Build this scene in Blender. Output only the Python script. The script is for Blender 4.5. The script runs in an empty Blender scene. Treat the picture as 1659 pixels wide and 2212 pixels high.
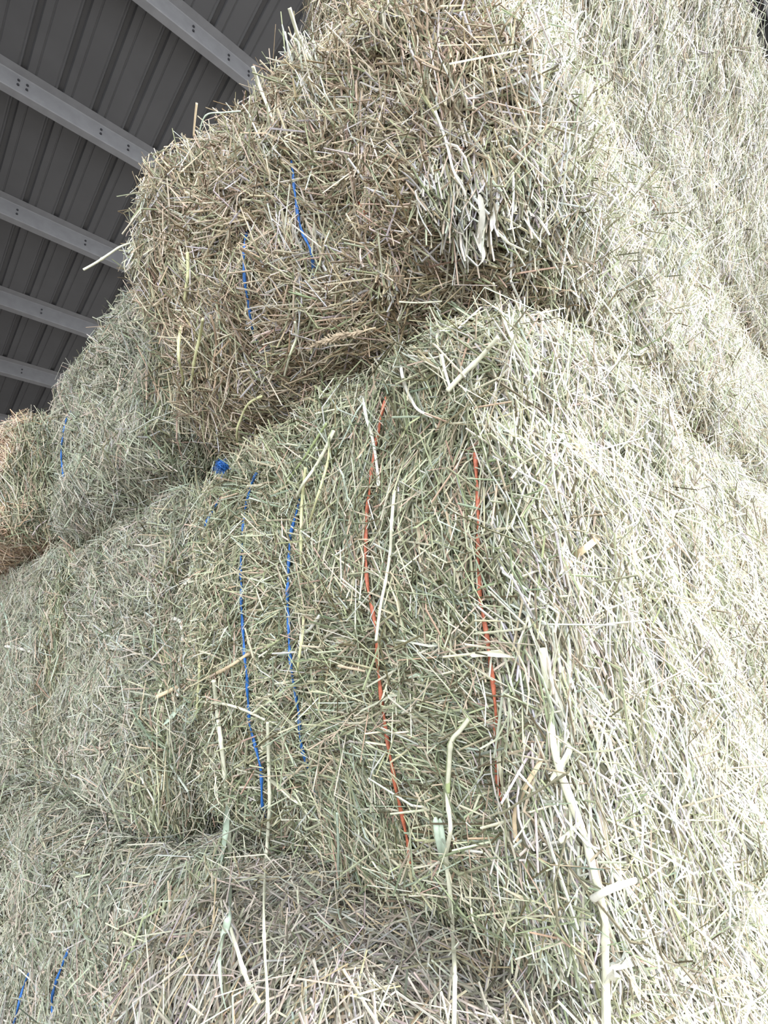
import bpy, math
import numpy as np
from mathutils import Vector, Matrix
from mathutils.bvhtree import BVHTree

# ------------------------------------------------------------------ camera, light, exposure
SC = bpy.context.scene
CO = SC.collection
FPX = 1127.03
CX, CY = 829.5, 1106.0
RW = np.array([[0.7126881642987155, -0.14552112026261688, -0.6862209440304486],
               [-0.6995693150540057, -0.21961468795140843, -0.6799795307734453],
               [-0.05175281541516755, 0.9646724793387228, -0.25831889923713497]])
cam_d = bpy.data.cameras.new('camera')
cam = bpy.data.objects.new('camera', cam_d); CO.objects.link(cam)
cam_d.sensor_fit = 'VERTICAL'; cam_d.sensor_height = 36.0
cam_d.lens = 36.0 * FPX / 2212.0
cam_d.clip_start = 0.02; cam_d.clip_end = 200
cam.matrix_world = Matrix([list(RW[i]) + [0.0] for i in range(3)] + [[0, 0, 0, 1]])
SC.camera = cam

W = bpy.data.worlds.new('overcast_sky'); SC.world = W; W.use_nodes = True
bg = W.node_tree.nodes['Background']
bg.inputs[0].default_value = (0.93, 0.965, 1.0, 1); # overcast sky with a glow, added apart from the sun to light bale ends
wn = W.node_tree; tc = wn.nodes.new('ShaderNodeTexCoord'); dt = wn.nodes.new('ShaderNodeVectorMath'); dt.operation = 'DOT_PRODUCT'
gd = Vector((-0.70, -0.62, 0.50)).normalized(); dt.inputs[1].default_value = gd
wn.links.new(tc.outputs['Generated'], dt.inputs[0])
mxn = wn.nodes.new('ShaderNodeMath'); mxn.operation = 'MAXIMUM'; mxn.inputs[1].default_value = 0.0; wn.links.new(dt.outputs['Value'], mxn.inputs[0])
pw = wn.nodes.new('ShaderNodeMath'); pw.operation = 'POWER'; pw.inputs[1].default_value = 5.0; wn.links.new(mxn.outputs[0], pw.inputs[0])
ma = wn.nodes.new('ShaderNodeMath'); ma.operation = 'MULTIPLY_ADD'; ma.inputs[1].default_value = 7.2; ma.inputs[2].default_value = 0.66
wn.links.new(pw.outputs[0], ma.inputs[0]); wn.links.new(ma.outputs[0], bg.inputs[1])
sun_d = bpy.data.lights.new('hazy_sun', 'SUN'); sun_d.energy = 11.0; sun_d.angle = math.radians(14)
sun_d.color = (1.0, 0.985, 0.965)
sun = bpy.data.objects.new('hazy_sun', sun_d); CO.objects.link(sun)
sun.rotation_euler = Vector((-0.5, 1.0, -0.62)).to_track_quat('-Z', 'Y').to_euler()
sun.location = (-2, -8, 5)
vs = SC.view_settings
vs.view_transform = 'Standard'; vs.look = 'None'; vs.gamma = 1; vs.use_curve_mapping = False
vs.exposure = 0.0
SC.cycles.max_bounces = 6; SC.cycles.diffuse_bounces = 4

FLOOR_Z = -1.22
rng = np.random.default_rng(11)

# ------------------------------------------------------------------ helpers
def ray(px, py):
    v = np.array([(px - CX) / FPX, -(py - CY) / FPX, -1.0]); v /= np.linalg.norm(v)
    return RW @ v

def mat(name, color=(0.5, 0.5, 0.5), rough=0.7, metal=0.0, attr=None, noise=None, spec=0.5):
    m = bpy.data.materials.new(name); m.use_nodes = True
    nt = m.node_tree; b = nt.nodes['Principled BSDF']
    b.inputs['Roughness'].default_value = rough; b.inputs['Metallic'].default_value = metal
    b.inputs['Specular IOR Level'].default_value = spec
    b.inputs['Base Color'].default_value = (*color, 1)
    src = None
    if attr:
        a = nt.nodes.new('ShaderNodeAttribute'); a.attribute_name = attr; src = a.outputs['Color']
    if noise:
        sc, lo, hi, detail = noise
        tc = nt.nodes.new('ShaderNodeTexCoord'); n = nt.nodes.new('ShaderNodeTexNoise')
        n.inputs['Scale'].default_value = sc; n.inputs['Detail'].default_value = detail
        nt.links.new(tc.outputs['Object'], n.inputs['Vector'])
        r = nt.nodes.new('ShaderNodeMapRange'); r.inputs['From Min'].default_value = 0.3; r.inputs['From Max'].default_value = 0.7
        r.inputs['To Min'].default_value = lo; r.inputs['To Max'].default_value = hi
        nt.links.new(n.outputs['Fac'], r.inputs['Value'])
        mx = nt.nodes.new('ShaderNodeVectorMath'); mx.operation = 'SCALE'
        if src: nt.links.new(src, mx.inputs[0])
        else: mx.inputs[0].default_value = color
        nt.links.new(r.outputs[0], mx.inputs['Scale'])
        src = mx.outputs[0]
    if src: nt.links.new(src, b.inputs['Base Color'])
    return m

M_STRAW = mat('dried_hay_stems', attr='Col', rough=0.62, noise=(160, 0.86, 1.12, 2), spec=0.3)
M_CORE = mat('packed_hay', (0.055, 0.048, 0.03), 0.95, noise=(90, 0.5, 1.5, 6), spec=0.1)  # much darker than the stems: shade of the gaps put into its colour
M_BLUE = mat('blue_polypropylene_twine', (0.022, 0.13, 0.42), 0.5, noise=(220, 0.7, 1.35, 3))
M_ORANGE = mat('orange_polypropylene_twine', (0.46, 0.135, 0.075), 0.5, noise=(220, 0.7, 1.3, 3))
M_ROOF = mat('galvanised_roof_sheet', (0.155, 0.155, 0.162), 0.5, 0.0, noise=(3, 0.93, 1.07, 4))
M_PURLIN = mat('galvanised_purlin_steel', (0.33, 0.33, 0.345), 0.45, 0.0, noise=(9, 0.92, 1.08, 5))
M_BOLT = mat('dark_bolt_steel', (0.09, 0.09, 0.1), 0.5, 0.4)
M_FLOOR = mat('dusty_concrete', (0.19, 0.18, 0.165), 0.9, noise=(2.5, 0.85, 1.1, 8))

def mesh_np(name, V, F, material, parent=None, col=None, smooth=False):
    """V (n,3); F list of arrays (m,k)"""
    me = bpy.data.meshes.new(name)
    V = np.ascontiguousarray(V, dtype=np.float32)
    if not isinstance(F, list): F = [F]
    F = [np.asarray(f, dtype=np.int32) for f in F if len(f)]
    loops = np.concatenate([f.ravel() for f in F])
    starts = []; s = 0
    for f in F:
        k = f.shape[1]; starts.append(s + np.arange(len(f), dtype=np.int32) * k); s += f.size
    starts = np.concatenate(starts).astype(np.int32)
    me.vertices.add(len(V)); me.vertices.foreach_set('co', V.ravel())
    me.loops.add(len(loops)); me.loops.foreach_set('vertex_index', loops)
    me.polygons.add(len(starts)); me.polygons.foreach_set('loop_start', starts)
    me.update(calc_edges=True)
    me.polygons.foreach_set('use_smooth', np.full(len(starts), smooth))
    if col is not None:
        ca = me.color_attributes.new('Col', 'BYTE_COLOR', 'POINT')
        c4 = np.ones((len(V), 4), dtype=np.float32); c4[:, :3] = col
        ca.data.foreach_set('color', c4.ravel())
    me.materials.append(material)
    o = bpy.data.objects.new(name, me); CO.objects.link(o)
    if parent is not None: o.parent = parent
    return o

def empty(name, label, cat, loc=(0, 0, 0), group=None, kind=None):
    o = bpy.data.objects.new(name, None); CO.objects.link(o); o.location = loc
    o['label'] = label; o['category'] = cat
    if group: o['group'] = group
    if kind: o['kind'] = kind
    o.empty_display_size = 0.1
    return o

def box_vf(x0, x1, y0, y1, z0, z1):
    V = np.array([(x, y, z) for x in (x0, x1) for y in (y0, y1) for z in (z0, z1)], float)
    F = np.array([(0, 1, 3, 2), (4, 6, 7, 5), (0, 4, 5, 1), (2, 3, 7, 6), (0, 2, 6, 4), (1, 5, 7, 3)])
    return V, F

def vnoise(P, scale, seed=0):
    """smooth value noise, -1..1"""
    Q = P * scale + seed * 17.31
    I = np.floor(Q).astype(np.int64); f = Q - I; f = f * f * (3 - 2 * f)
    def h(ix, iy, iz):
        n = (ix * 73856093) ^ (iy * 19349663) ^ (iz * 83492791) ^ (seed * 2654435)
        n = (n ^ (n >> 13)) * 1274126177 & 0x7fffffff
        n = (n ^ (n >> 15)) * 668265263 & 0x7fffffff
        return (n & 0xffff) / 32767.5 - 1.0
    r = 0
    for dx in (0, 1):
        for dy in (0, 1):
            for dz in (0, 1):
                w = (f[:, 0] if dx else 1 - f[:, 0]) * (f[:, 1] if dy else 1 - f[:, 1]) * (f[:, 2] if dz else 1 - f[:, 2])
                r = r + w * h(I[:, 0] + dx, I[:, 1] + dy, I[:, 2] + dz)
    return r

def norm(A): return A / np.maximum(np.linalg.norm(A, axis=1, keepdims=True), 1e-9)

# ------------------------------------------------------------------ the setting: floor, roof sheet, eave wall
SLOPE = 0.26; Z0 = 6.74                       # underside of the roof: z = Z0 - SLOPE*y
V, F = box_vf(-6.0, 14.0, -9.0, 12.0, FLOOR_Z - 0.12, FLOOR_Z)
o = mesh_np('floor', V, F, M_FLOOR); o['kind'] = 'structure'; o['label'] = 'dusty concrete floor under the bale stack'

def roof():
    xs = []; zs = []
    pitch = 0.305; x = -2.5 + 0.0
    x = 0.349 - 10 * pitch
    while x < 12.5:
        for dx, dz in ((-0.152 + 0.04, 0), (-0.060, 0), (-0.048, 0.006), (-0.040, 0), (-0.030, 0.0), (-0.018, 0.032), (0.018, 0.032), (0.030, 0), (0.040, 0.0),
                       (0.086, 0), (0.092, 0.007), (0.100, 0.007), (0.106, 0)):
            xs.append(x + dx); zs.append(dz)
        x += pitch
    order = np.argsort(xs); xs = np.array(xs)[order]; zs = np.array(zs)[order]
    ys = np.array([-2.6, 2.0, 6.0, 10.8])
    n = len(xs); V = []
    for y in ys:
        for a, b in zip(xs, zs): V.append((a, y, Z0 - SLOPE * y + b))
    k = len(V)
    V += [(v[0], v[1], v[2] + 0.004) for v in V]
    V = np.array(V); F = []
    for j in range(len(ys) - 1):
        for i in range(n - 1):
            a = j * n + i
            F.append((a, a + n, a + n + 1, a + 1)); F.append((k + a, k + a + 1, k + a + n + 1, k + a + n))
    o = mesh_np('ceiling', V, np.array(F), M_ROOF)
    o['kind'] = 'structure'; o['label'] = 'ribbed grey metal roof sheeting seen from below'
roof()
V, F = box_vf(-3.0, 12.5, 10.55, 10.62, FLOOR_Z, Z0 - SLOPE * 10.58 - 0.02)
o = mesh_np('wall_far', V, F, M_ROOF); o['kind'] = 'structure'; o['label'] = 'grey metal wall under the low eave'

yw = (2.6, 10.55)  # out-of-view wall, added only to shade the left bales from the sky
V = np.array([(x, y, z) for x in (-2.50, -2.44) for y in yw for z in (FLOOR_Z, Z0 - SLOPE * y - 0.02)])
o = mesh_np('shade_wall_left', V, box_vf(0, 1, 0, 1, 0, 1)[1], M_ROOF); o['kind'] = 'structure'; o['label'] = 'unseen grey metal wall added left of the stack for shade'

def purlin(y, label, bolts, w=0.20):
    """Z purlin: upper flange towards -y, web, lower flange towards +y with a lip"""
    t = 0.004; zt = Z0 - SLOPE * y - 0.002
    prof = [(-0.075, 0.019 - 0.002), (0.0, -0.002), (0.006, -0.012), (0.006, -w + 0.010), (0.012, -w), (0.078, -w - 0.018), (0.082, -w + 0.0)]
    e = empty('roof_purlin', label, 'beam', (4.5, y, zt), group='steel purlins under the roof')
    x0, x1 = -7.0, 7.8
    top = [(0, a, b) for a, b in prof]
    n = len(prof); V = []
    for x in (x0, x1):
        for a, b in prof: V.append((x, a, b))
        for a, b in prof: V.append((x, a + t, b + t))
    V = np.array(V); F = []
    m = 2 * n
    for i in range(n - 1):
        F.append((i, i + 1, m + i + 1, m + i)); F.append((n + i, m + n + i, m + n + i + 1, n + i + 1))
    F.append((0, m, m + n, n)); F.append((n - 1, n + n - 1, m + n + n - 1, m + n - 1))
    mesh_np('web', V, np.array(F), M_PURLIN, e)
    for bx in bolts:
        for dz in (-0.07, -0.125):
            ang = np.arange(6) * math.pi / 3; r = 0.011
            Vb = np.concatenate([np.stack([np.full(6, 0.0) + r * np.cos(ang) + bx - 4.5, np.full(6, yy), r * np.sin(ang) + dz], 1) for yy in (-0.006, 0.008)])
            Fb = [np.array([(i, (i + 1) % 6, 6 + (i + 1) % 6, 6 + i) for i in range(6)]), np.array([tuple(range(6)), tuple(range(11, 5, -1))])]
            mesh_np('bolt', Vb, Fb, M_BOLT, e)
    return e
purlin(3.57, 'steel purlin nearest the top edge, cut off by the upper bale', (1.42, 1.78, 2.0))
purlin(4.88, 'steel purlin ending behind the top left corner of the large upper bale', (0.33, 0.40, 1.05, 1.32))
purlin(6.19, 'steel purlin in the middle, third one down from the top edge', (1.30, 0.6))
purlin(7.47, 'steel purlin fourth from the top, ending above the step in the stack', (1.15,))
purlin(8.72, 'dim steel purlin second from the eave', (1.2,))
purlin(10.05, 'pale steel purlin lowest at the eave', (1.4,), w=0.24)
purlin(2.27, 'steel purlin hidden above the bale stack', ())
purlin(0.97, 'steel purlin over the open side of the shed', ())
purlin(-0.33, 'steel purlin second from the open edge of the roof', ())
purlin(-1.63, 'steel purlin nearest the open edge of the roof', ())

# ------------------------------------------------------------------ bales
PAL = {
 'green': [((0.44, 0.44, 0.31), 3), ((0.34, 0.36, 0.23), 3), ((0.58, 0.56, 0.43), 2.6), ((0.19, 0.21, 0.13), 3.2), ((0.48, 0.41, 0.30), 2.0), ((0.52, 0.54, 0.47), 1.5), ((0.27, 0.31, 0.23), 1.5), ((0.47, 0.34, 0.26), 0.8), ((0.12, 0.105, 0.06), 2.2)],
 'tan':   [((0.52, 0.45, 0.33), 3), ((0.42, 0.35, 0.24), 3), ((0.36, 0.36, 0.24), 2), ((0.62, 0.57, 0.46), 2.3), ((0.50, 0.47, 0.47), 1.5), ((0.22, 0.17, 0.11), 3.0), ((0.54, 0.42, 0.33), 1.4), ((0.30, 0.32, 0.20), 1.5), ((0.16, 0.12, 0.07), 1.3)],
 'grey':  [((0.38, 0.37, 0.29), 3), ((0.30, 0.32, 0.24), 3), ((0.48, 0.46, 0.38), 2), ((0.42, 0.35, 0.28), 1.8), ((0.22, 0.24, 0.17), 2.2), ((0.40, 0.41, 0.37), 1.6), ((0.15, 0.14, 0.09), 1.4)],
 'pink':  [((0.34, 0.32, 0.26), 3), ((0.41, 0.35, 0.29), 2.5), ((0.28, 0.28, 0.22), 3), ((0.43, 0.40, 0.33), 2), ((0.32, 0.29, 0.28), 1.5), ((0.40, 0.32, 0.21), 1.3), ((0.18, 0.17, 0.12), 2), ((0.40, 0.41, 0.36), 1)],
 'pale':  [((0.55, 0.54, 0.44), 3), ((0.66, 0.64, 0.57), 3), ((0.42, 0.43, 0.31), 2.6), ((0.50, 0.43, 0.34), 2), ((0.54, 0.52, 0.53), 2.2), ((0.27, 0.29, 0.18), 2.0), ((0.52, 0.55, 0.49), 1.4), ((0.17, 0.15, 0.10), 2.4), ((0.76, 0.75, 0.70), 1.0)],
 'orange':[((0.64, 0.50, 0.38), 3), ((0.55, 0.41, 0.28), 3), ((0.66, 0.57, 0.46), 2), ((0.33, 0.23, 0.14), 1.5)],
}
def pick(pal, n):
    c = np.array([p[0] for p in PAL[pal]]); w = np.array([p[1] for p in PAL[pal]], float)
    i = rng.choice(len(c), n, p=w / w.sum())
    return c[i] * (1 + 0.16 * rng.standard_normal((n, 1))).clip(0.55, 1.5) * (1 + 0.04 * rng.standard_normal((n, 3)))

def straw_geo(P, T, N, L, Wd, bend, nseg):
    n = len(P)
    S = norm(np.cross(T, N)); Nn = norm(np.cross(S, T))
    u = np.linspace(-0.5, 0.5, nseg)
    B = norm(Nn * 0.5 + S * rng.standard_normal((n, 1)) * 1.2)
    V = np.empty((n, nseg, 3, 3), dtype=np.float32)
    kink = rng.standard_normal((n, 1)) * bend[:, None]
    for j, t in enumerate(u):
        c = P + T * (L * t)[:, None] + B * (L[:, None] * kink * (0.25 - t * t) * 2)
        wj = Wd * (1.0 if nseg == 2 else (0.85 + 0.25 * (1 - 4 * t * t)))
        V[:, j, 0] = c - S * wj[:, None] / 2
        V[:, j, 1] = c + Nn * wj[:, None] * 0.42
        V[:, j, 2] = c + S * wj[:, None] / 2
    base = (np.arange(n) * nseg * 3)[:, None]
    q = []
    for j in range(nseg - 1):
        for k in range(2):
            a = j * 3 + k
            q.append([a, a + 3, a + 4, a + 1])
    return V.reshape(-1, 3), (base[:, :, None] + np.array(q)[None]).reshape(-1, 4).astype(np.int32)

def straws(P, T, N, L, Wd, col, bend, name, parent, nseg=3):
    """curved gutter-shaped stems (short ones straight). P centre, T direction, N outward normal"""
    short = (L < 0.021) & (nseg == 3)
    VV = []; FF = []; CC = []; k = 0
    for m, ns in ((short, 2), (~short, nseg)):
        if not m.any(): continue
        V, F = straw_geo(P[m], T[m], N[m], L[m], Wd[m], bend[m], ns)
        VV.append(V); FF.append(F + k); CC.append(np.repeat(col[m], ns * 3, axis=0).clip(0.01, 0.9).astype(np.float32)); k += len(V)
    o = mesh_np(name, np.concatenate(VV), FF, M_STRAW, parent, np.concatenate(CC))
    o['kind'] = 'stuff'
    return o

BALES = []
class Bale: pass
def bale(label, c0, c1, yaw=0, pitch=0, roll=0, r=(0.12, 0.08, 0.10), under=0.0, seed=1, pal=('green', 'green'), n=40000,
         rough=1.0, size=1.0, lump=0.022, shag=0.10, sidelean=0.2, res=0.017, long=0.06, sculpt=None):
    """c0,c1 corners of the box; axes: x length, y width, z height; yaw about the near bottom corner centre"""
    b = Bale(); b.seed = seed
    c0 = np.array(c0, float); c1 = np.array(c1, float); h = (c1 - c0) / 2; ctr = (c0 + c1) / 2
    r = np.minimum(np.array(r), h * 0.95)
    Q = []; Fq = []; base = 0
    for ax in range(3):
        a1, a2 = [(1, 2), (2, 0), (0, 1)][ax]
        n1 = max(4, int(2 * h[a1] / res)); n2 = max(4, int(2 * h[a2] / res))
        g1, g2 = np.meshgrid(np.linspace(-h[a1], h[a1], n1 + 1), np.linspace(-h[a2], h[a2], n2 + 1), indexing='ij')
        for s in (-1, 1):
            q = np.zeros((g1.size, 3)); q[:, ax] = s * h[ax]; q[:, a1] = g1.ravel(); q[:, a2] = g2.ravel()
            idx = np.arange(g1.size).reshape(n1 + 1, n2 + 1)
            f = np.stack([idx[:-1, :-1], idx[1:, :-1], idx[1:, 1:], idx[:-1, 1:]], -1).reshape(-1, 4)
            if s < 0: f = f[:, ::-1]
            Q.append(q); Fq.append(f + base); base += len(q)
    Q = np.concatenate(Q); Fq = np.concatenate(Fq)
    _, ui, inv = np.unique(np.round(Q, 5), axis=0, return_index=True, return_inverse=True)
    Q = Q[ui]; Fq = inv.reshape(-1)[Fq]
    inner = np.clip(Q, -(h - r), h - r)
    d = (Q - inner) / r; d /= np.linalg.norm(d, axis=1, keepdims=True)
    nrm = norm(d / r)
    Pn = inner + d * r
    w = Pn + ctr
    disp = lump * vnoise(w, 3.2, seed) + 0.013 * vnoise(w, 8.5, seed + 1) * rough + 0.012 * vnoise(w, 22, seed + 2) * rough
    # flakes: shallow grooves across the long side
    fl = np.abs(((Pn[:, 0] + 0.02 * vnoise(w, 4, seed + 5)) / 0.11 + 0.5) % 1 - 0.5)
    disp -= 0.010 * np.exp(-(fl / 0.08) ** 2) * (np.abs(nrm[:, 0]) < 0.6)
    Pn = Pn + nrm * disp[:, None]
    low = np.clip(-Pn[:, 2] / h[2], 0, 1)
    Pn[:, 0] += under * low ** 2 * (Pn[:, 0] < 0)
    if sculpt is not None: Pn = sculpt(Pn + ctr, Pn[:, 0] < 0) - ctr
    R = (Matrix.Rotation(math.radians(yaw), 3, 'Z') @ Matrix.Rotation(math.radians(pitch), 3, 'Y') @ Matrix.Rotation(math.radians(roll), 3, 'X'))
    R = np.array(R)
    piv = np.array([-h[0], 0, 0])
    b.f = lambda A: (A - piv) @ R.T + piv + ctr
    Pw = b.f(Pn); Pc = b.f(Pn - nrm * 0.016)
    org = b.f(np.array([[-h[0] + 0.3, 0, -h[2]]]))[0]
    e = empty('hay_bale', label, 'hay bale', tuple(org), group='big square hay bales in the stack')
    b.e = e; b.org = org; b.V = Pw; b.F = Fq; b.R = R; b.h = h
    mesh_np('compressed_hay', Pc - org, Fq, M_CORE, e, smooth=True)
    b.par = (seed, pal, n, rough, size, shag, sidelean, long)
    b.tw = []
    BALES.append(b)
    return b

def fill(b):
    """stems over the surface the photograph could show"""
    seed, pal, n, rough, size, shag, sidelean, long = b.par
    Pw, Fq, R, org, e = b.V, b.F, b.R, b.org, b.e
    tri = np.concatenate([Fq[:, [0, 1, 2]], Fq[:, [0, 2, 3]]])
    A, B, C = Pw[tri[:, 0]], Pw[tri[:, 1]], Pw[tri[:, 2]]
    cr = np.cross(B - A, C - A); ar = np.linalg.norm(cr, axis=1) / 2; tn = norm(cr)
    cen = (A + B + C) / 3; dist = np.linalg.norm(cen, axis=1)
    face = -(tn * cen).sum(1) / dist
    cc = cen @ RW; zc = -cc[:, 2]
    ux = CX + FPX * cc[:, 0] / np.maximum(zc, 0.05); uy = CY - FPX * cc[:, 1] / np.maximum(zc, 0.05)
    seen = np.zeros(len(cen))
    cn = cen + tn * 0.012
    for eye, wv in ((Vector((0, 0, 0)), 1.0), (Vector((0.28, -0.30, 0.0)), 0.35), (Vector((-0.28, 0.32, 0.0)), 0.35)):
        for k in np.where((seen < wv) & (-(tn * (cen - np.array(eye))).sum(1) > -0.1))[0]:
            p = Vector(cn[k]); d = p - eye; q = BVH.ray_cast(eye, d, d.length - 0.01)
            if q[0] is None: seen[k] = wv
    vis = (zc > 0.05) & (ux > -450) & (ux < 2110) & (uy > -450) & (uy < 2660)
    wgt = ar * np.clip(face + 0.35, 0, 1) ** 0.7 * vis * (0.04 + seen) / np.maximum(dist, 0.5) ** 1.6
    ti = rng.choice(len(tri), n, p=wgt / wgt.sum())
    r1 = np.sqrt(rng.random((n, 1))); r2 = rng.random((n, 1))
    P = A[ti] * (1 - r1) + B[ti] * r1 * (1 - r2) + C[ti] * r1 * r2
    N = norm(tn[ti] + 0.25 * rng.standard_normal((n, 3)))
    n0 = tn[ti]; nl = n0 @ R
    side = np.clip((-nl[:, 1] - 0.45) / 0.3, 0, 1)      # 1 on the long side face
    D = np.linalg.norm(P, axis=1)
    kind = rng.random(n)
    isl = kind < long; iss = kind > 0.50
    L = np.where(isl, rng.uniform(0.06, 0.14, n), np.where(iss, rng.uniform(0.008, 0.022, n), rng.gamma(4.0, 0.0085, n).clip(0.012, 0.08))) * size
    L = np.where(side > 0.5, L * 1.2, L * np.where(isl, 1.0, 0.82))
    Wd = np.where(iss, rng.uniform(0.0010, 0.0022, n), rng.uniform(0.0012, 0.0033, n)) * size * (0.75 + 0.25 * np.clip(D / 0.8, 0.8, 2))
    lf = rng.random(n) < 0.03
    L = np.where(lf, rng.uniform(0.010, 0.03, n), L); Wd = np.where(lf, rng.uniform(0.003, 0.0055, n), Wd)
    # direction field
    up = np.array([0, 0, 1.0]); t1 = norm(np.cross(np.broadcast_to(up, n0.shape) + 1e-3, n0)); t2 = norm(np.cross(n0, t1))
    flow = vnoise(P, 3.0, seed + 7) * 1.1 + vnoise(P, 9.0, seed + 8) * 0.8
    a_end = -0.7 + flow * 1.5 + rng.standard_normal(n) * np.where(rng.random(n) < 0.55, 0.33, 1.5)
    a_side = math.pi / 2 + sidelean + flow * 0.28 + rng.standard_normal(n) * np.where(rng.random(n) < 0.72, 0.24, 1.0)
    a = np.where(rng.random(n) < side, a_side, a_end)
    T = t1 * np.cos(a)[:, None] + t2 * np.sin(a)[:, None]
    tilt = np.abs(rng.standard_normal(n)) * np.where(iss, 0.55, 0.26) * (1 - 0.45 * side)
    out = rng.random(n) < shag * 0.4; tilt = np.where(out, rng.uniform(0.4, 1.1, n), tilt)
    T = norm(T + n0 * tilt[:, None] * rng.choice([-1, 1], (n, 1)))
    off = rng.random(n) ** 1.15 * 0.034 - 0.021
    off = np.where(isl, rng.uniform(0.006, 0.018, n), off) * (0.7 + 0.3 * size)
    P = P + n0 * off[:, None] * (0.55 + 0.45 * rough)
    cl = vnoise(P, 14, seed + 3) * 0.10 + vnoise(P, 4, seed + 4) * 0.08
    if b.tw:      # twine lies over most of the stems it binds
        TP = np.concatenate(b.tw); lo = TP.min(0) - 0.08; hi = TP.max(0) + 0.08
        cand = np.where(((P > lo) & (P < hi)).all(1))[0]
        near = np.zeros(n, bool)
        for k in range(0, len(cand), 20000):
            ii = cand[k:k + 20000]; m = np.full(len(ii), 9.0)
            for t in (-0.4, -0.13, 0.13, 0.4):
                X = P[ii] + T[ii] * (L[ii] * t)[:, None]; on = (n0[ii] * 0.8)
                for q in TP[::2]:
                    d = X - q; dn = (d * n0[ii]).sum(1); m = np.minimum(m, (d * d).sum(1) - 0.9 * dn * dn)
            near[ii] = m < 0.0115 ** 2
        near &= rng.random(n) < 0.97
        P = P - n0 * (near * 0.022)[:, None]
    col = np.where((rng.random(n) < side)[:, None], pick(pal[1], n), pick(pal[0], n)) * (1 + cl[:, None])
    b.straw = straws(P - org, T, N, L, Wd, col, np.where(isl, 0.35, 0.22), 'hay_stems', e)

def sc_A(P, front):
    k = np.clip((1.17 - P[:, 1]) / 0.88, 0, 1.2)
    lo = np.clip((0.07 - P[:, 2]) / 0.42, 0, 1)
    P[:, 2] -= 0.065 * k * lo
    return P
def sc_B(P, front):
    k = np.clip((P[:, 1] - 0.30) / 0.9, 0, 1)
    P[:, 0] -= np.where(front, 0.22 * k * np.clip((P[:, 2] - 0.45) / 0.4, 0.15, 1), 0)
    # slumped lip over the front right corner
    c = np.exp(-(((P[:, 0] - 0.62) / 0.16) ** 2 + ((P[:, 1] - 0.29) / 0.14) ** 2 + ((P[:, 2] - 0.80) / 0.20) ** 2))
    P[:, 1] -= 0.05 * c; P[:, 0] -= 0.03 * c
    return P
def sc_E(P, front):
    k = np.clip((0.98 - P[:, 1]) / 0.7, 0, 1.1); hi = np.clip((P[:, 2] + 0.8) / 0.4, 0, 1)
    P[:, 2] -= 0.085 * k * hi
    return P

def sc_T(P, front):
    P[:, 1] -= 0.27 * np.clip((P[:, 2] - 1.36) / 0.8, 0, 1) * np.clip((1.05 - P[:, 1]) / 0.7, 0, 1)
    return P
A_ = bale('large middle bale with two orange and several blue twines', (0.56, 0.29, -0.355), (2.9, 1.245, 0.49), r=(0.14, 0.09, 0.09),
          under=0.09, seed=3, pal=('green', 'pale'), n=440000, sculpt=sc_A, lump=0.018)
B_ = bale('large upper bale overhanging the middle bale, shaggy brown end with two blue twines', (0.56, 0.27, 0.51), (2.9, 1.19, 1.27),
          r=(0.15, 0.08, 0.15), seed=12, pal=('tan', 'pale'), n=210000, rough=1.7, lump=0.022, shag=0.5, long=0.09, sculpt=sc_B)
E_ = bale('bottom bale forming a ledge below the middle bale', (0.35, 0.32, -1.21), (2.8, 0.95, -0.35), r=(0.15, 0.10, 0.12), seed=23,
          pal=('pink', 'pale'), n=130000, sculpt=sc_E)
D_ = bale('middle row bale left of the twined bale', (0.52, 1.25, -0.36), (2.9, 2.12, 0.46), r=(0.12, 0.06, 0.10), seed=31,
          pal=('grey', 'green'), n=90000, under=-0.03)
C_ = bale('upper left bale stepped down behind the overhanging bale', (0.47, 1.25, 0.47), (2.9, 2.36, 1.22), r=(0.15, 0.08, 0.13), seed=44,
          pal=('grey', 'green'), n=80000, rough=1.4)
F_ = bale('dim bottom bale left of the ledge, with a blue twine', (0.42, 1.03, -1.21), (2.9, 2.06, -0.375), r=(0.12, 0.08, 0.08), seed=52,
          pal=('grey', 'green'), n=45000)
G_ = bale('middle row bale at the far left, mostly in shade', (0.47, 2.13, -0.38), (2.9, 3.3, 0.46), r=(0.12, 0.08, 0.06), seed=61,
          pal=('grey', 'green'), n=45000)
H_ = bale('tan upper bale at the far left edge', (0.31, 2.42, 0.48), (2.9, 3.5, 1.07), r=(0.15, 0.12, 0.10), seed=72,
          pal=('orange', 'green'), n=30000, rough=1.4)
T_ = bale('topmost bale above the sunlit long side of the upper bale', (0.78, 0.28, 1.285), (3.6, 1.05, 2.24), yaw=-2, r=(0.10, 0.05, 0.06), seed=83,
          pal=('tan', 'pale'), n=90000, rough=1.3, shag=0.3, sculpt=sc_T)
I_ = bale('bottom row bale at the lower left corner, in shade', (0.44, 2.07, -1.21), (2.9, 3.1, -0.385), r=(0.12, 0.08, 0.05), seed=95,
          pal=('grey', 'green'), n=14000)

# ------------------------------------------------------------------ positions on the bales
_v = []; _f = []; _k = 0; _own = []
for b in BALES:
    _v.append(b.V); _f.append(b.F + _k); _k += len(b.V); _own += [b] * len(b.F)
BVH = BVHTree.FromPolygons([tuple(v) for v in np.concatenate(_v)], [tuple(int(i) for i in f) for f in np.concatenate(_f)])
def cast(px, py):
    d = Vector(ray(px, py)); loc, nrm, idx, dist = BVH.ray_cast(Vector((0, 0, 0)), d)
    if loc is None: return None
    if nrm.dot(d) > 0: nrm = -nrm
    return np.array(loc), np.array(nrm), dist, _own[idx]

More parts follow.
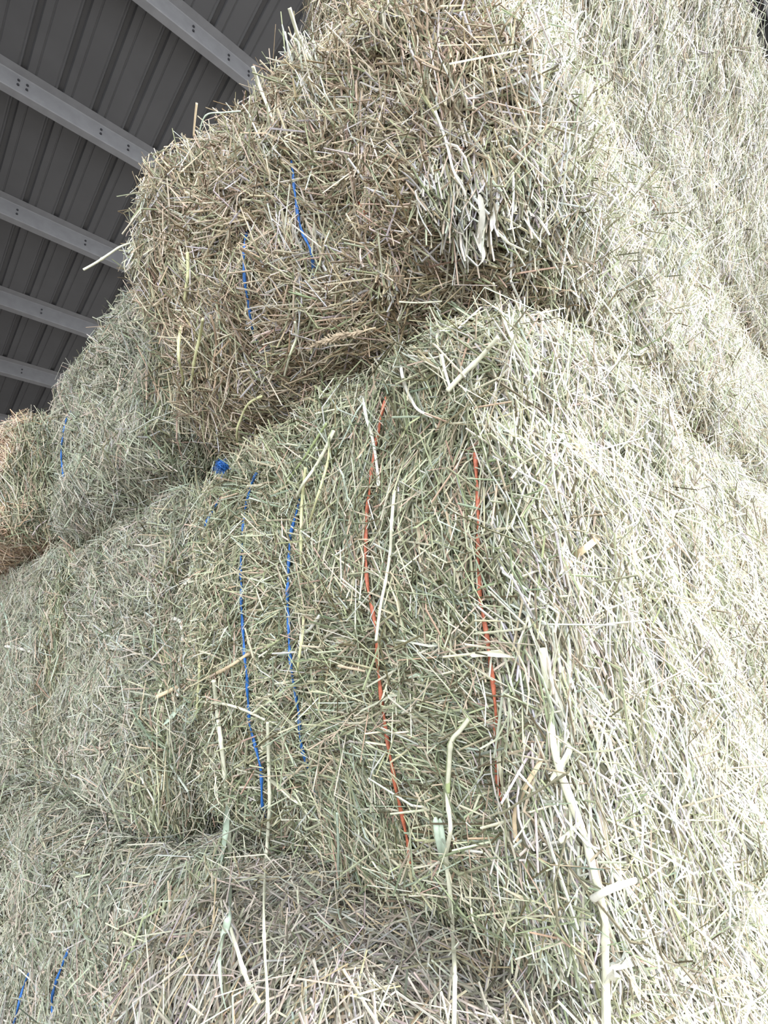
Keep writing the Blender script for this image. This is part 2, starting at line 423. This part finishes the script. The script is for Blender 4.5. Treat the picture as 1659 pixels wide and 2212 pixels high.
def smooth_path(K, step=0.006):
    K = np.array(K); out = []
    for i in range(len(K) - 1):
        p0 = K[max(i - 1, 0)]; p1 = K[i]; p2 = K[i + 1]; p3 = K[min(i + 2, len(K) - 1)]
        m = max(2, int(np.linalg.norm(p2 - p1) / step)); t = np.linspace(0, 1, m, endpoint=False)[:, None]
        out.append(0.5 * ((2 * p1) + (p2 - p0) * t + (2 * p0 - 5 * p1 + 4 * p2 - p3) * t ** 2 + (3 * p1 - p0 - 3 * p2 + p3) * t ** 3))
    out.append(K[-1:]); return np.concatenate(out)

def sweep(P, ra, rb, nref, sides=8, twist=0.0, taper=None, closed=True):
    """elliptical tube along P; ra half width, rb half thickness, nref approx outward normal"""
    n = len(P); T = norm(np.gradient(P, axis=0)); nr = np.broadcast_to(nref, P.shape)
    S = norm(np.cross(T, nr)); N = norm(np.cross(S, T))
    tp = np.ones(n) if taper is None else taper
    arc = np.concatenate([[0], np.cumsum(np.linalg.norm(np.diff(P, axis=0), axis=1))])
    V = []
    for k in range(sides):
        a = 2 * math.pi * k / sides; ca, sa = ra * math.cos(a), rb * math.sin(a)
        th = twist * arc
        u = ca * np.cos(th) - sa * np.sin(th); w = ca * np.sin(th) + sa * np.cos(th)
        V.append(P + S * (u * tp)[:, None] + N * (w * tp)[:, None])
    V = np.stack(V, 1).reshape(-1, 3); i = np.arange(n - 1)[:, None]; k = np.arange(sides)[None]
    F = np.stack([i * sides + k, i * sides + (k + 1) % sides, (i + 1) * sides + (k + 1) % sides, (i + 1) * sides + k], -1).reshape(-1, 4)
    caps = np.array([list(range(sides))[::-1], list(range((n - 1) * sides, n * sides))])
    return V, [F, caps]

def twine(b, pts, material, label, lift=0.019, w=0.0033):
    K = []; N = []
    for p in pts:
        h = cast(*p[:2])
        if h is None: continue
        l = p[2] if len(p) > 2 else lift
        K.append(h[0] + h[1] * l); N.append(h[1])
    P = smooth_path(K); nref = norm(np.mean(N, 0)[None])[0]
    P = P + 0.0012 * np.stack([vnoise(P, 30, 5), vnoise(P, 30, 6), vnoise(P, 30, 7)], 1)
    b.tw.append(P[::2])
    V, F = sweep(P - b.org, w, w * 0.55, nref, 8, twist=55)
    o = mesh_np('twine', V, F, material, b.e, smooth=True); o['label'] = label
    return o

BL, OR = M_BLUE, M_ORANGE
twine(A_, [(848, 868), (836, 915), (824, 975), (813, 1050), (809, 1110), (808, 1180), (815, 1270), (822, 1350), (835, 1440), (850, 1560), (865, 1650), (885, 1750), (903, 1850)], OR, 'orange twine')
twine(A_, [(1054, 980), (1053, 1080), (1053, 1170), (1055, 1260), (1062, 1340), (1070, 1420), (1078, 1490), (1090, 1590), (1102, 1680), (1115, 1750), (1130, 1830)], OR, 'orange twine')
TW1 = twine(A_, [(575, 1015), (558, 1060), (543, 1130), (537, 1200), (536, 1270), (540, 1350), (545, 1450), (560, 1560), (575, 1650), (590, 1740), (597, 1800)], BL, 'blue twine')
twine(A_, [(660, 1060, .004), (648, 1150), (643, 1230), (642, 1340), (652, 1440), (662, 1520), (673, 1610), (690, 1720, .004)], BL, 'blue twine')
TW0 = twine(A_, [(487, 1030, .006), (478, 1080, .006), (458, 1140), (445, 1200, .008), (440, 1300, .004), (437, 1440, .006), (453, 1580, .006), (460, 1640, .003)], BL, 'blue twine')
twine(B_, [(636, 350, .006), (645, 410), (650, 450), (661, 500), (675, 560), (684, 620, .004)], BL, 'blue twine', lift=0.025)
twine(B_, [(540, 500, .006), (545, 550), (549, 600), (556, 650), (566, 710), (576, 790, .005)], BL, 'blue twine', lift=0.025)
twine(B_, [(792, 420, .006), (798, 450), (806, 485, .013), (815, 530, .006)], OR, 'faded red twine', lift=0.022)
twine(C_, [(156, 890, .006), (152, 920), (148, 955), (144, 990), (140, 1040, .004)], BL, 'blue twine', lift=0.020)
twine(F_, [(160, 2040), (148, 2075), (138, 2110), (125, 2150), (116, 2200, .004)], BL, 'blue twine', lift=0.012)
twine(F_, [(74, 2090, .004), (60, 2130), (48, 2180), (38, 2212)], BL, 'blue twine', lift=0.010)

def knot(b, px, py, r, label, nfib=90, ref=None, tw=None):
    """frayed blue knot: wound loops and loose fibre ends"""
    h = cast(*(ref or (px, py))); c = h[0] + h[1] * (r * 0.8 + 0.014); nr = h[1]
    if ref: c = ray(px, py) * (h[2] - 0.01)
    VV = []; FF = []; k = 0
    lr = np.random.default_rng(int(px))
    for q in range(14):                      # loops
        ax = norm(lr.standard_normal((1, 3)))[0]; s1 = norm(np.cross(ax, [0.3, 0.5, 0.8])[None])[0]; s2 = np.cross(ax, s1)
        t = np.linspace(0, 2 * math.pi * 0.93, 18)[:, None]; rr = r * lr.uniform(0.45, 0.8)
        P = c - b.org + s1 * np.cos(t) * rr + s2 * np.sin(t) * rr * lr.uniform(0.6, 1)
        V, F = sweep(P, 0.0016, 0.0012, ax, 6); VV.append(V); FF += [F[0] + k]; k += len(V)
    for q in range(nfib):                    # frayed ends
        d = norm(lr.standard_normal((1, 3)) + nr * 0.6 + np.array([[-0.3, 0.5, -0.6]]) * 0.5)[0]
        t = np.linspace(0, 1, 6)[:, None]; L = r * lr.uniform(0.7, 1.7)
        P = c - b.org + d * t * L + lr.standard_normal(3) * r * 0.25 * np.sin(t * 3) - np.array([0, 0, 1]) * t ** 2 * L * 0.2
        V, F = sweep(P, 0.00055, 0.00035, nr, 4); VV.append(V); FF += [F[0] + k]; k += len(V)
    o = mesh_np('twine_knot', np.concatenate(VV), FF, M_BLUE, tw or b.e, smooth=True); o['label'] = label
knot(A_, 482, 1006, 0.015, 'frayed blue twine knot', ref=(520, 1050), tw=TW0)
knot(A_, 737, 784, 0.010, 'frayed blue twine knot', ref=(765, 835))
knot(A_, 577, 1018, 0.005, 'small blue twine knot', 24, tw=TW1)

for b in BALES: fill(b)

# ------------------------------------------------------------------ tufts hanging out of the bales (parts of them)
def tuft(b, line, n, spread, L, pal, down=(0, 0, -1), jit=0.25, off=(0.012, 0.04), w=(0.0015, 0.004), name='hanging_tuft', label=None, bend=0.3):
    P = []; T = []; N = []
    line = np.array(line, float)
    for i in range(n):
        t = rng.random() * (len(line) - 1); k = int(t); p = line[k] * (1 - t + k) + line[k + 1] * (t - k) + rng.standard_normal(2) * spread
        h = cast(*p)
        if h is None or h[3] is not b: continue
        P.append(h[0] + h[1] * rng.uniform(*off)); N.append(h[1])
    if not P: return None
    P = np.array(P); N = np.array(N); m = len(P)
    T = norm(np.array(down, float)[None] + jit * rng.standard_normal((m, 3)))
    LL = rng.uniform(L[0], L[1], m); WW = rng.uniform(w[0], w[1], m)
    o = straws(P - b.org, T, N, LL, WW, pick(pal, m), np.full(m, bend), name, b.e, nseg=5)
    if label: o['label'] = label
    return o
# lip of long stems over the front right corner of the upper bale
tuft(B_, [(950, 395), (1040, 455), (1150, 440), (1240, 400)], 1500, 34, (0.03, 0.09), 'pale', down=(-0.05, -0.12, -1), jit=0.24, off=(0.006, 0.036), w=(0.0012, 0.0032))
tuft(B_, [(985, 460), (1060, 500), (1130, 470)], 130, 25, (0.05, 0.11), 'pale', down=(0, -0.05, -1), jit=0.2, off=(0.02, 0.05), w=(0.0014, 0.0034))
tuft(B_, [(870, 60), (915, 110), (960, 200), (1000, 330)], 700, 30, (0.04, 0.12), 'tan', down=(0.12, -0.1, -1), jit=0.16, off=(0.01, 0.035))
tuft(B_, [(770, 170), (790, 330), (800, 440)], 330, 17, (0.03, 0.08), 'tan', jit=0.16, off=(0.008, 0.03), label='brown tuft of leaves')
tuft(B_, [(838, 560), (846, 640)], 260, 18, (0.02, 0.06), 'tan', jit=0.2, off=(0.015, 0.04), label='brown tuft of leaves')
tuft(B_, [(330, 420), (300, 520), (290, 600)], 320, 22, (0.03, 0.08), 'pale', down=(-0.2, 0.3, -1), jit=0.25, off=(0.005, 0.035))
tuft(B_, [(400, 800), (560, 800), (700, 660), (830, 660)], 420, 26, (0.03, 0.08), 'tan', down=(-0.1, 0.8, -0.35), jit=0.4, off=(0.0, 0.03))
tuft(A_, [(1200, 1250), (1200, 1600), (1210, 1900), (1240, 2130)], 1500, 55, (0.03, 0.10), 'pale', down=(0.08, -0.05, -1), jit=0.2, off=(0.006, 0.024), w=(0.0012, 0.003), bend=0.2)
tuft(A_, [(1180, 1400), (1220, 1700), (1270, 2000)], 120, 60, (0.06, 0.15), 'pale', down=(0.14, -0.05, -1), jit=0.14, off=(0.02, 0.034), w=(0.0016, 0.0034), bend=0.2)
tuft(B_, [(1180, 540), (1400, 700), (1659, 930)], 2200, 45, (0.03, 0.11), 'pale', down=(0.16, -0.1, -1), jit=0.25, off=(0.0, 0.03), w=(0.0012, 0.003), bend=0.2)
tuft(A_, [(1200, 560), (1400, 720), (1659, 960)], 1500, 40, (0.02, 0.07), 'pale', down=(0.16, -0.1, -1), jit=0.4, off=(0.0, 0.03), w=(0.0012, 0.003), bend=0.2)
tuft(T_, [(1100, 20), (1300, 200), (1500, 450)], 1500, 40, (0.03, 0.11), 'pale', down=(0.16, -0.1, -1), jit=0.3, off=(0.0, 0.03), w=(0.0012, 0.003), bend=0.2)
tuft(A_, [(1000, 1960), (1130, 2040), (1200, 2080)], 260, 30, (0.03, 0.08), 'green', jit=0.25, off=(0.0, 0.025))
tuft(D_, [(40, 1880), (150, 1850), (300, 1860), (420, 1780)], 500, 26, (0.03, 0.08), 'green', down=(-0.1, 0.25, -1), jit=0.25, off=(0.0, 0.03))
tuft(D_, [(400, 1120), (412, 1400), (405, 1740)], 2200, 22, (0.02, 0.07), 'grey', jit=0.8, off=(0.0, 0.045), w=(0.0012, 0.003))
tuft(A_, [(450, 1080), (462, 1400), (460, 1740)], 2200, 22, (0.02, 0.07), 'green', down=(0, 0.6, -1), jit=0.8, off=(0.0, 0.04), w=(0.0012, 0.003))
tuft(C_, [(120, 1060), (250, 1090)], 160, 30, (0.04, 0.09), 'grey', jit=0.25, off=(0.0, 0.03))

# ------------------------------------------------------------------ single stalks lying on or hanging from the bales
STALK_MATS = {k: mat('stalk_' + k, c, 0.55, noise=(120, 0.88, 1.12, 3), spec=0.3) for k, c in {
    'pale': (0.66, 0.66, 0.52), 'white': (0.76, 0.75, 0.68), 'green': (0.42, 0.50, 0.25), 'greygreen': (0.44, 0.52, 0.42),
    'tan': (0.62, 0.50, 0.34), 'brown': (0.42, 0.31, 0.22), 'yellow': (0.62, 0.62, 0.36)}.items()}
def path3(pts, off):
    K = []; last = None
    hits = [cast(*p[:2]) for p in pts]
    first = next((h[2] for h in hits if h is not None), 1.0)
    for i, p in enumerate(pts):
        h = hits[i]; o = p[2] if len(p) > 2 else off
        d = ray(*p[:2])
        if h is None: r = last if last else first - o
        else:
            r = h[2] - o / max(0.35, -float(h[1] @ d))
            if last is not None and h[2] > last + 0.12: r = last + 0.06
            last = r
        K.append(d * r)
    return K
def ribbon(P, half, nref):
    T = norm(np.gradient(P, axis=0)); S = norm(np.cross(T, np.broadcast_to(nref, P.shape))); N = norm(np.cross(S, T))
    n = len(P); t = np.linspace(0, 1, n); prof = half * np.clip(np.minimum(t * 8 + 0.35, (1 - t) * 3 + 0.08), 0, 1)
    rows = []
    for u, c in ((-1, 0.25), (-0.5, 0.0), (0, -0.25), (0.5, 0.0), (1, 0.25)):
        rows.append(P + S * (prof * u)[:, None] + N * (prof * c)[:, None])
    m = 5; V = np.stack(rows, 1).reshape(-1, 3)
    V2 = V - np.repeat(N, m, axis=0) * 0.0003
    i = np.arange(n - 1)[:, None]; k = np.arange(m - 1)[None]
    F = np.stack([i * m + k, i * m + k + 1, (i + 1) * m + k + 1, (i + 1) * m + k], -1).reshape(-1, 4)
    q = len(V)
    edge = [(j * m, q + j * m, q + (j + 1) * m, (j + 1) * m) for j in range(n - 1)] + [(j * m + m - 1, (j + 1) * m + m - 1, q + (j + 1) * m + m - 1, q + j * m + m - 1) for j in range(n - 1)]
    return np.concatenate([V, V2]), np.concatenate([F, F[:, ::-1] + q, np.array(edge)])
VIEW = np.array([-0.8, -0.6, 0.0])
def stalk(label, pts, wpx, tone='pale', off=0.03, leaves=(), group='loose stalks on the hay stack', head=None, leafonly=False):
    K = path3(pts, off); K = np.array(K); base = K[0].copy(); P = smooth_path(K, 0.004)
    dist = np.linalg.norm(K, axis=1).mean(); rad = wpx / FPX * dist / 2
    e = empty('hay_stalk' if not leafonly else 'hay_leaf', label, 'hay stalk' if not leafonly else 'hay leaf', tuple(base), group=group)
    if leafonly:
        V, F = ribbon(P - base, rad, VIEW); mesh_np('blade', V, F, STALK_MATS[tone], e, smooth=True)
    else:
        n = len(P); tp = np.linspace(1.0, 0.8, n) * np.linalg.norm(P, axis=1) / dist
        arc = np.concatenate([[0], np.cumsum(np.linalg.norm(np.diff(P, axis=0), axis=1))])
        for c in np.arange(0.05, arc[-1], 0.09): tp = tp + 0.35 * np.exp(-((arc - c) / 0.003) ** 2)
        V, F = sweep(P - base, rad, rad * 0.7, VIEW, 8, taper=tp)
        mesh_np('stem', V, F, STALK_MATS[tone], e, smooth=True)
    for lf in leaves:
        lp, lw, lt = lf
        Kl = np.array(path3(lp, off)); Pl = smooth_path(Kl, 0.005)
        V, F = ribbon(Pl - base, lw / FPX * np.linalg.norm(Kl, axis=1).mean() / 2, VIEW)
        o = mesh_np('leaf_blade', V, F, STALK_MATS[lt], e, smooth=True); o['label'] = {'greygreen': 'grey green leaf blade'}.get(lt, lt + ' leaf blade')
    if head:
        Kh = np.array(path3(head, off)); Ph = smooth_path(Kh, 0.003); m = len(Ph); Th = norm(np.gradient(Ph, axis=0))
        reps = 5; Pc = np.repeat(Ph, reps, 0); Tc = np.repeat(Th, reps, 0)
        Tc = norm(Tc + 0.45 * rng.standard_normal(Tc.shape)); Pc = Pc + Tc * 0.005
        nn = len(Pc); C = np.array([[0.55, 0.45, 0.33]]) * (1 + 0.2 * rng.standard_normal((nn, 1)))
        straws(Pc - base, Tc, np.broadcast_to(VIEW, Pc.shape), np.full(nn, 0.011), np.full(nn, 0.0018), C, np.full(nn, 0.1), 'seed_head', e)
    return e

stalk('long pale stalk with a grey green leaf hanging left over the ledge', [(462, 1470), (470, 1540), (478, 1610), (490, 1720), (495, 1800), (495, 1900, .03), (497, 1990, .04), (515, 2060, .04), (535, 2120, .04), (560, 2165, .03)], 9, 'pale', 0.042,
      [([(492, 1740), (488, 1800), (478, 1880), (470, 1930)], 13, 'greygreen'), ([(499, 1870), (497, 1960), (484, 2020), (475, 2070), (478, 2130), (488, 2180)], 12, 'greygreen')])
stalk('thin pale stalk hanging straight beside the left blue twine', [(578, 1560), (580, 1640), (582, 1740), (575, 1850, .035), (570, 1950, .05), (572, 2060, .05), (577, 2140, .04), (578, 2230, .03)], 7, 'pale', 0.036,
      [([(582, 1683), (606, 1702), (628, 1722), (652, 1742)], 7, 'pale')])
stalk('short thin straight stalk dangling to a leaf tip above the ledge', [(728, 1756), (731, 1830), (730, 1900, .04), (730, 1960, .05), (735, 1985, .05)], 5, 'greygreen', 0.036)
stalk('central long stalk, green and bent at the top, pale below, reaching the bottom edge', [(1013, 1552), (994, 1578), (975, 1602), (970, 1660), (966, 1720), (973, 1790), (964, 1850), (972, 1930), (978, 2010, .04), (982, 2110, .04), (980, 2230, .03)], 9, 'pale', 0.036,
      [([(940, 1765), (946, 1810), (955, 1850), (958, 1880)], 11, 'greygreen'), ([(950, 1768), (958, 1820), (962, 1860), (968, 1900)], 9, 'greygreen')])
stalk('green bent stem top above the two orange twines', [(1014, 1551), (1003, 1566), (976, 1600), (970, 1650), (967, 1712)], 12, 'green', 0.033)
stalk('thick whitish stalk, the widest, running down the bright corner', [(1170, 1400), (1182, 1490), (1192, 1580), (1202, 1640), (1228, 1720), (1260, 1800), (1285, 1890), (1305, 1980), (1308, 2080), (1312, 2230)], 14, 'pale', 0.03,
      [([(1202, 1590), (1228, 1612), (1224, 1634), (1182, 1695)], 11, 'pale')])
stalk('white arched leaf at the bottom right, bent down at its tip', [(1312, 2130), (1325, 2100), (1345, 2080), (1400, 2070), (1450, 2085), (1485, 2105), (1500, 2130), (1485, 2180)], 15, 'white', 0.05, leafonly=True)
stalk('curled tan leaf beside the right orange twine', [(1172, 1640), (1140, 1690), (1114, 1750), (1112, 1790), (1118, 1815), (1150, 1845), (1190, 1868)], 8, 'tan', 0.03, leafonly=True)
stalk('slim green stalk right of the right orange twine', [(1133, 1700), (1134, 1800), (1137, 1900), (1140, 2010), (1140, 2080)], 5, 'green', 0.022)
stalk('long yellowish stalk along the second blue twine', [(660, 1010), (652, 1090), (650, 1180), (652, 1280), (655, 1350), (646, 1420), (640, 1460)], 7, 'yellow', 0.034)
stalk('white forked straw crossing the second blue twine', [(690, 1330), (668, 1360), (650, 1372), (652, 1400), (645, 1385)], 7, 'white', 0.032)
stalk('upright pale stem of the V above the second blue twine', [(722, 930), (700, 975), (680, 1010), (655, 1045), (640, 1075)], 8, 'pale', 0.03)
stalk('greenish stem of the V above the second blue twine', [(712, 945), (710, 985), (702, 1020), (685, 1075), (668, 1130)], 6, 'yellow', 0.03)
stalk('thin green stem slanting from the V towards the frayed knot', [(705, 915), (660, 985), (620, 1040), (590, 1090)], 6, 'green', 0.025)
stalk('white blade pointing down at the left orange twine', [(784, 832), (786, 870), (792, 905), (803, 940), (812, 990), (818, 1050)], 8, 'white', 0.024)
stalk('long pale stalk just right of the left orange twine', [(852, 1060), (846, 1130), (843, 1190), (834, 1250), (822, 1310), (812, 1385)], 8, 'pale', 0.034)
stalk('curved whitish stalk below the dark gap under the upper bale', [(868, 768), (867, 800), (876, 835), (888, 862), (903, 885), (935, 902)], 8, 'white', 0.03)
stalk('short arm of the pale hooked stem near the top of the middle bale', [(953, 765), (961, 800), (973, 840)], 7, 'white', 0.034)
stalk('wide pale green stem slanting up near the top of the middle bale', [(966, 845), (1000, 808), (1035, 775), (1076, 728)], 12, 'pale', 0.034)
stalk('thin stem leaning out below the seam between the upper bales', [(1066, 612), (1075, 650), (1100, 720), (1135, 785)], 6, 'pale', 0.03)
stalk('white bent stalk on the shaded left bale', [(372, 1335), (390, 1345), (394, 1385), (388, 1430), (384, 1505)], 8, 'white', 0.03)
stalk('greenish upright stalk on the shaded left bale', [(402, 1328), (415, 1370), (430, 1420), (428, 1490), (424, 1550)], 6, 'yellow', 0.026)
stalk('long tan straw crossing towards the left blue twine', [(338, 1506), (375, 1488), (415, 1470), (450, 1462), (495, 1440), (542, 1408)], 8, 'tan', 0.032)
stalk('pale arched straw with a drooping leaf below the tan straw', [(400, 1514), (440, 1516), (490, 1522), (530, 1535), (572, 1555)], 6, 'pale', 0.03, [([(402, 1514), (385, 1530), (368, 1552), (350, 1568)], 9, 'greygreen')])
stalk('zigzag stalk hanging free across the dark gap above the blue knot', [(566, 856), (545, 866), (531, 880), (520, 905), (512, 930), (514, 962)], 6, 'yellow', 0.05)
stalk('straw with a seed head in the dark gap left of the lip', [(812, 708), (795, 712), (770, 722)], 4, 'tan', 0.05, head=[(790, 714), (750, 722), (705, 736), (668, 752)])
stalk('pale straw dangling under the upper bale, right of its left twine', [(637, 695), (640, 730), (627, 765), (614, 812)], 6, 'pale', 0.045)
stalk('wavy yellow green stem on the left end of the upper bale', [(405, 545), (406, 590), (402, 620), (398, 650)], 7, 'yellow', 0.04)
stalk('long wavy yellow stem under the left end of the upper bale', [(438, 690), (432, 725), (424, 760), (418, 790), (414, 822)], 8, 'yellow', 0.045)
stalk('bent yellow green stem under the left end of the upper bale', [(392, 705), (386, 740), (387, 780), (395, 818), (390, 842)], 7, 'yellow', 0.045)
stalk('twisted brown stem under the left end of the upper bale', [(455, 680), (463, 710), (467, 745), (462, 780), (466, 815), (462, 840)], 5, 'brown', 0.045)
stalk('grey straw sticking out left into the air over the roof', [(180, 583), (210, 566), (240, 546), (262, 532), (300, 520, 0.0), (325, 512, -0.01)], 5, 'pale', 0.03)
stalk('straw poking up past the top left silhouette by the upper purlin', [(546, 143), (560, 185), (578, 230), (590, 262)], 6, 'pale', 0.03)
stalk('slim straw standing up at the very top of the silhouette', [(625, 17), (642, 70), (660, 108), (676, 132)], 6, 'pale', 0.03)
stalk('upright thin stem standing over the left shoulder of the upper bale', [(425, 222), (421, 258), (418, 295)], 4, 'tan', 0.02)
stalk('arched grey stem on the left shoulder of the upper bale', [(520, 240), (485, 243), (450, 246), (437, 262), (431, 285)], 3, 'greygreen', 0.02)
stalk('long white stalk hanging from the lip, left strand', [(940, 240), (962, 300), (980, 370), (1005, 420), (1000, 460), (988, 500), (990, 545)], 5, 'white', 0.045)
stalk('white leaf hanging lowest from the lip', [(1035, 420), (1042, 470), (1035, 520), (1045, 555), (1030, 578)], 11, 'white', 0.055, leafonly=True)
stalk('frayed white leaf hanging at the middle of the lip', [(1075, 440), (1066, 470), (1062, 500)], 11, 'white', 0.055, leafonly=True)
stalk('grey flat leaf wedged across the dark gap under the lip', [(1050, 510), (1080, 505), (1110, 503)], 12, 'greygreen', 0.03, leafonly=True)
stalk('horizontal pale straw in the dark gap left of the lip', [(862, 652), (905, 654), (955, 651)], 4, 'pale', 0.05)
stalk('broad tan leaf standing out of the bright long side', [(1304, 1152), (1270, 1180), (1235, 1208), (1208, 1242)], 13, 'tan', 0.04, leafonly=True)
stalk('white crumpled leaf high on the bright long side', [(1322, 772), (1350, 762), (1378, 764), (1398, 757), (1402, 790)], 11, 'white', 0.03, leafonly=True)
stalk('flat pale leaf lying level right of the right orange twine', [(1016, 1415), (1050, 1412), (1085, 1415), (1112, 1420)], 11, 'pale', 0.035, leafonly=True)
stalk('short thick white straw across the thick whitish stalk', [(1280, 1942), (1320, 1920), (1372, 1902)], 13, 'white', 0.04)
stalk('short pale straw above the crossing on the bright side', [(1208, 1818), (1235, 1796), (1256, 1772)], 10, 'pale', 0.035)
stalk('long pale stem slanting down the lower bright side', [(1210, 1480), (1260, 1540), (1300, 1600)], 9, 'pale', 0.025)
stalk('curved thin straw at the left edge, low on the shaded bale', [(2, 1300), (16, 1345), (24, 1390), (10, 1425)], 4, 'greygreen', 0.03)
stalk('two-tone short straw pointing left on the shaded bale', [(12, 1396), (45, 1402), (78, 1412)], 5, 'white', 0.03)
stalk('pale diagonal straw on the bottom bale ledge', [(650, 2085), (700, 2108), (760, 2125), (815, 2120)], 8, 'pale', 0.015)
stalk('curved straw lying on the ledge near the dark seam', [(740, 2103), (790, 2092), (830, 2060)], 8, 'pale', 0.015)
stalk('orange tan straw at the bottom edge of the ledge', [(628, 2212), (670, 2180), (705, 2150)], 7, 'tan', 0.015)
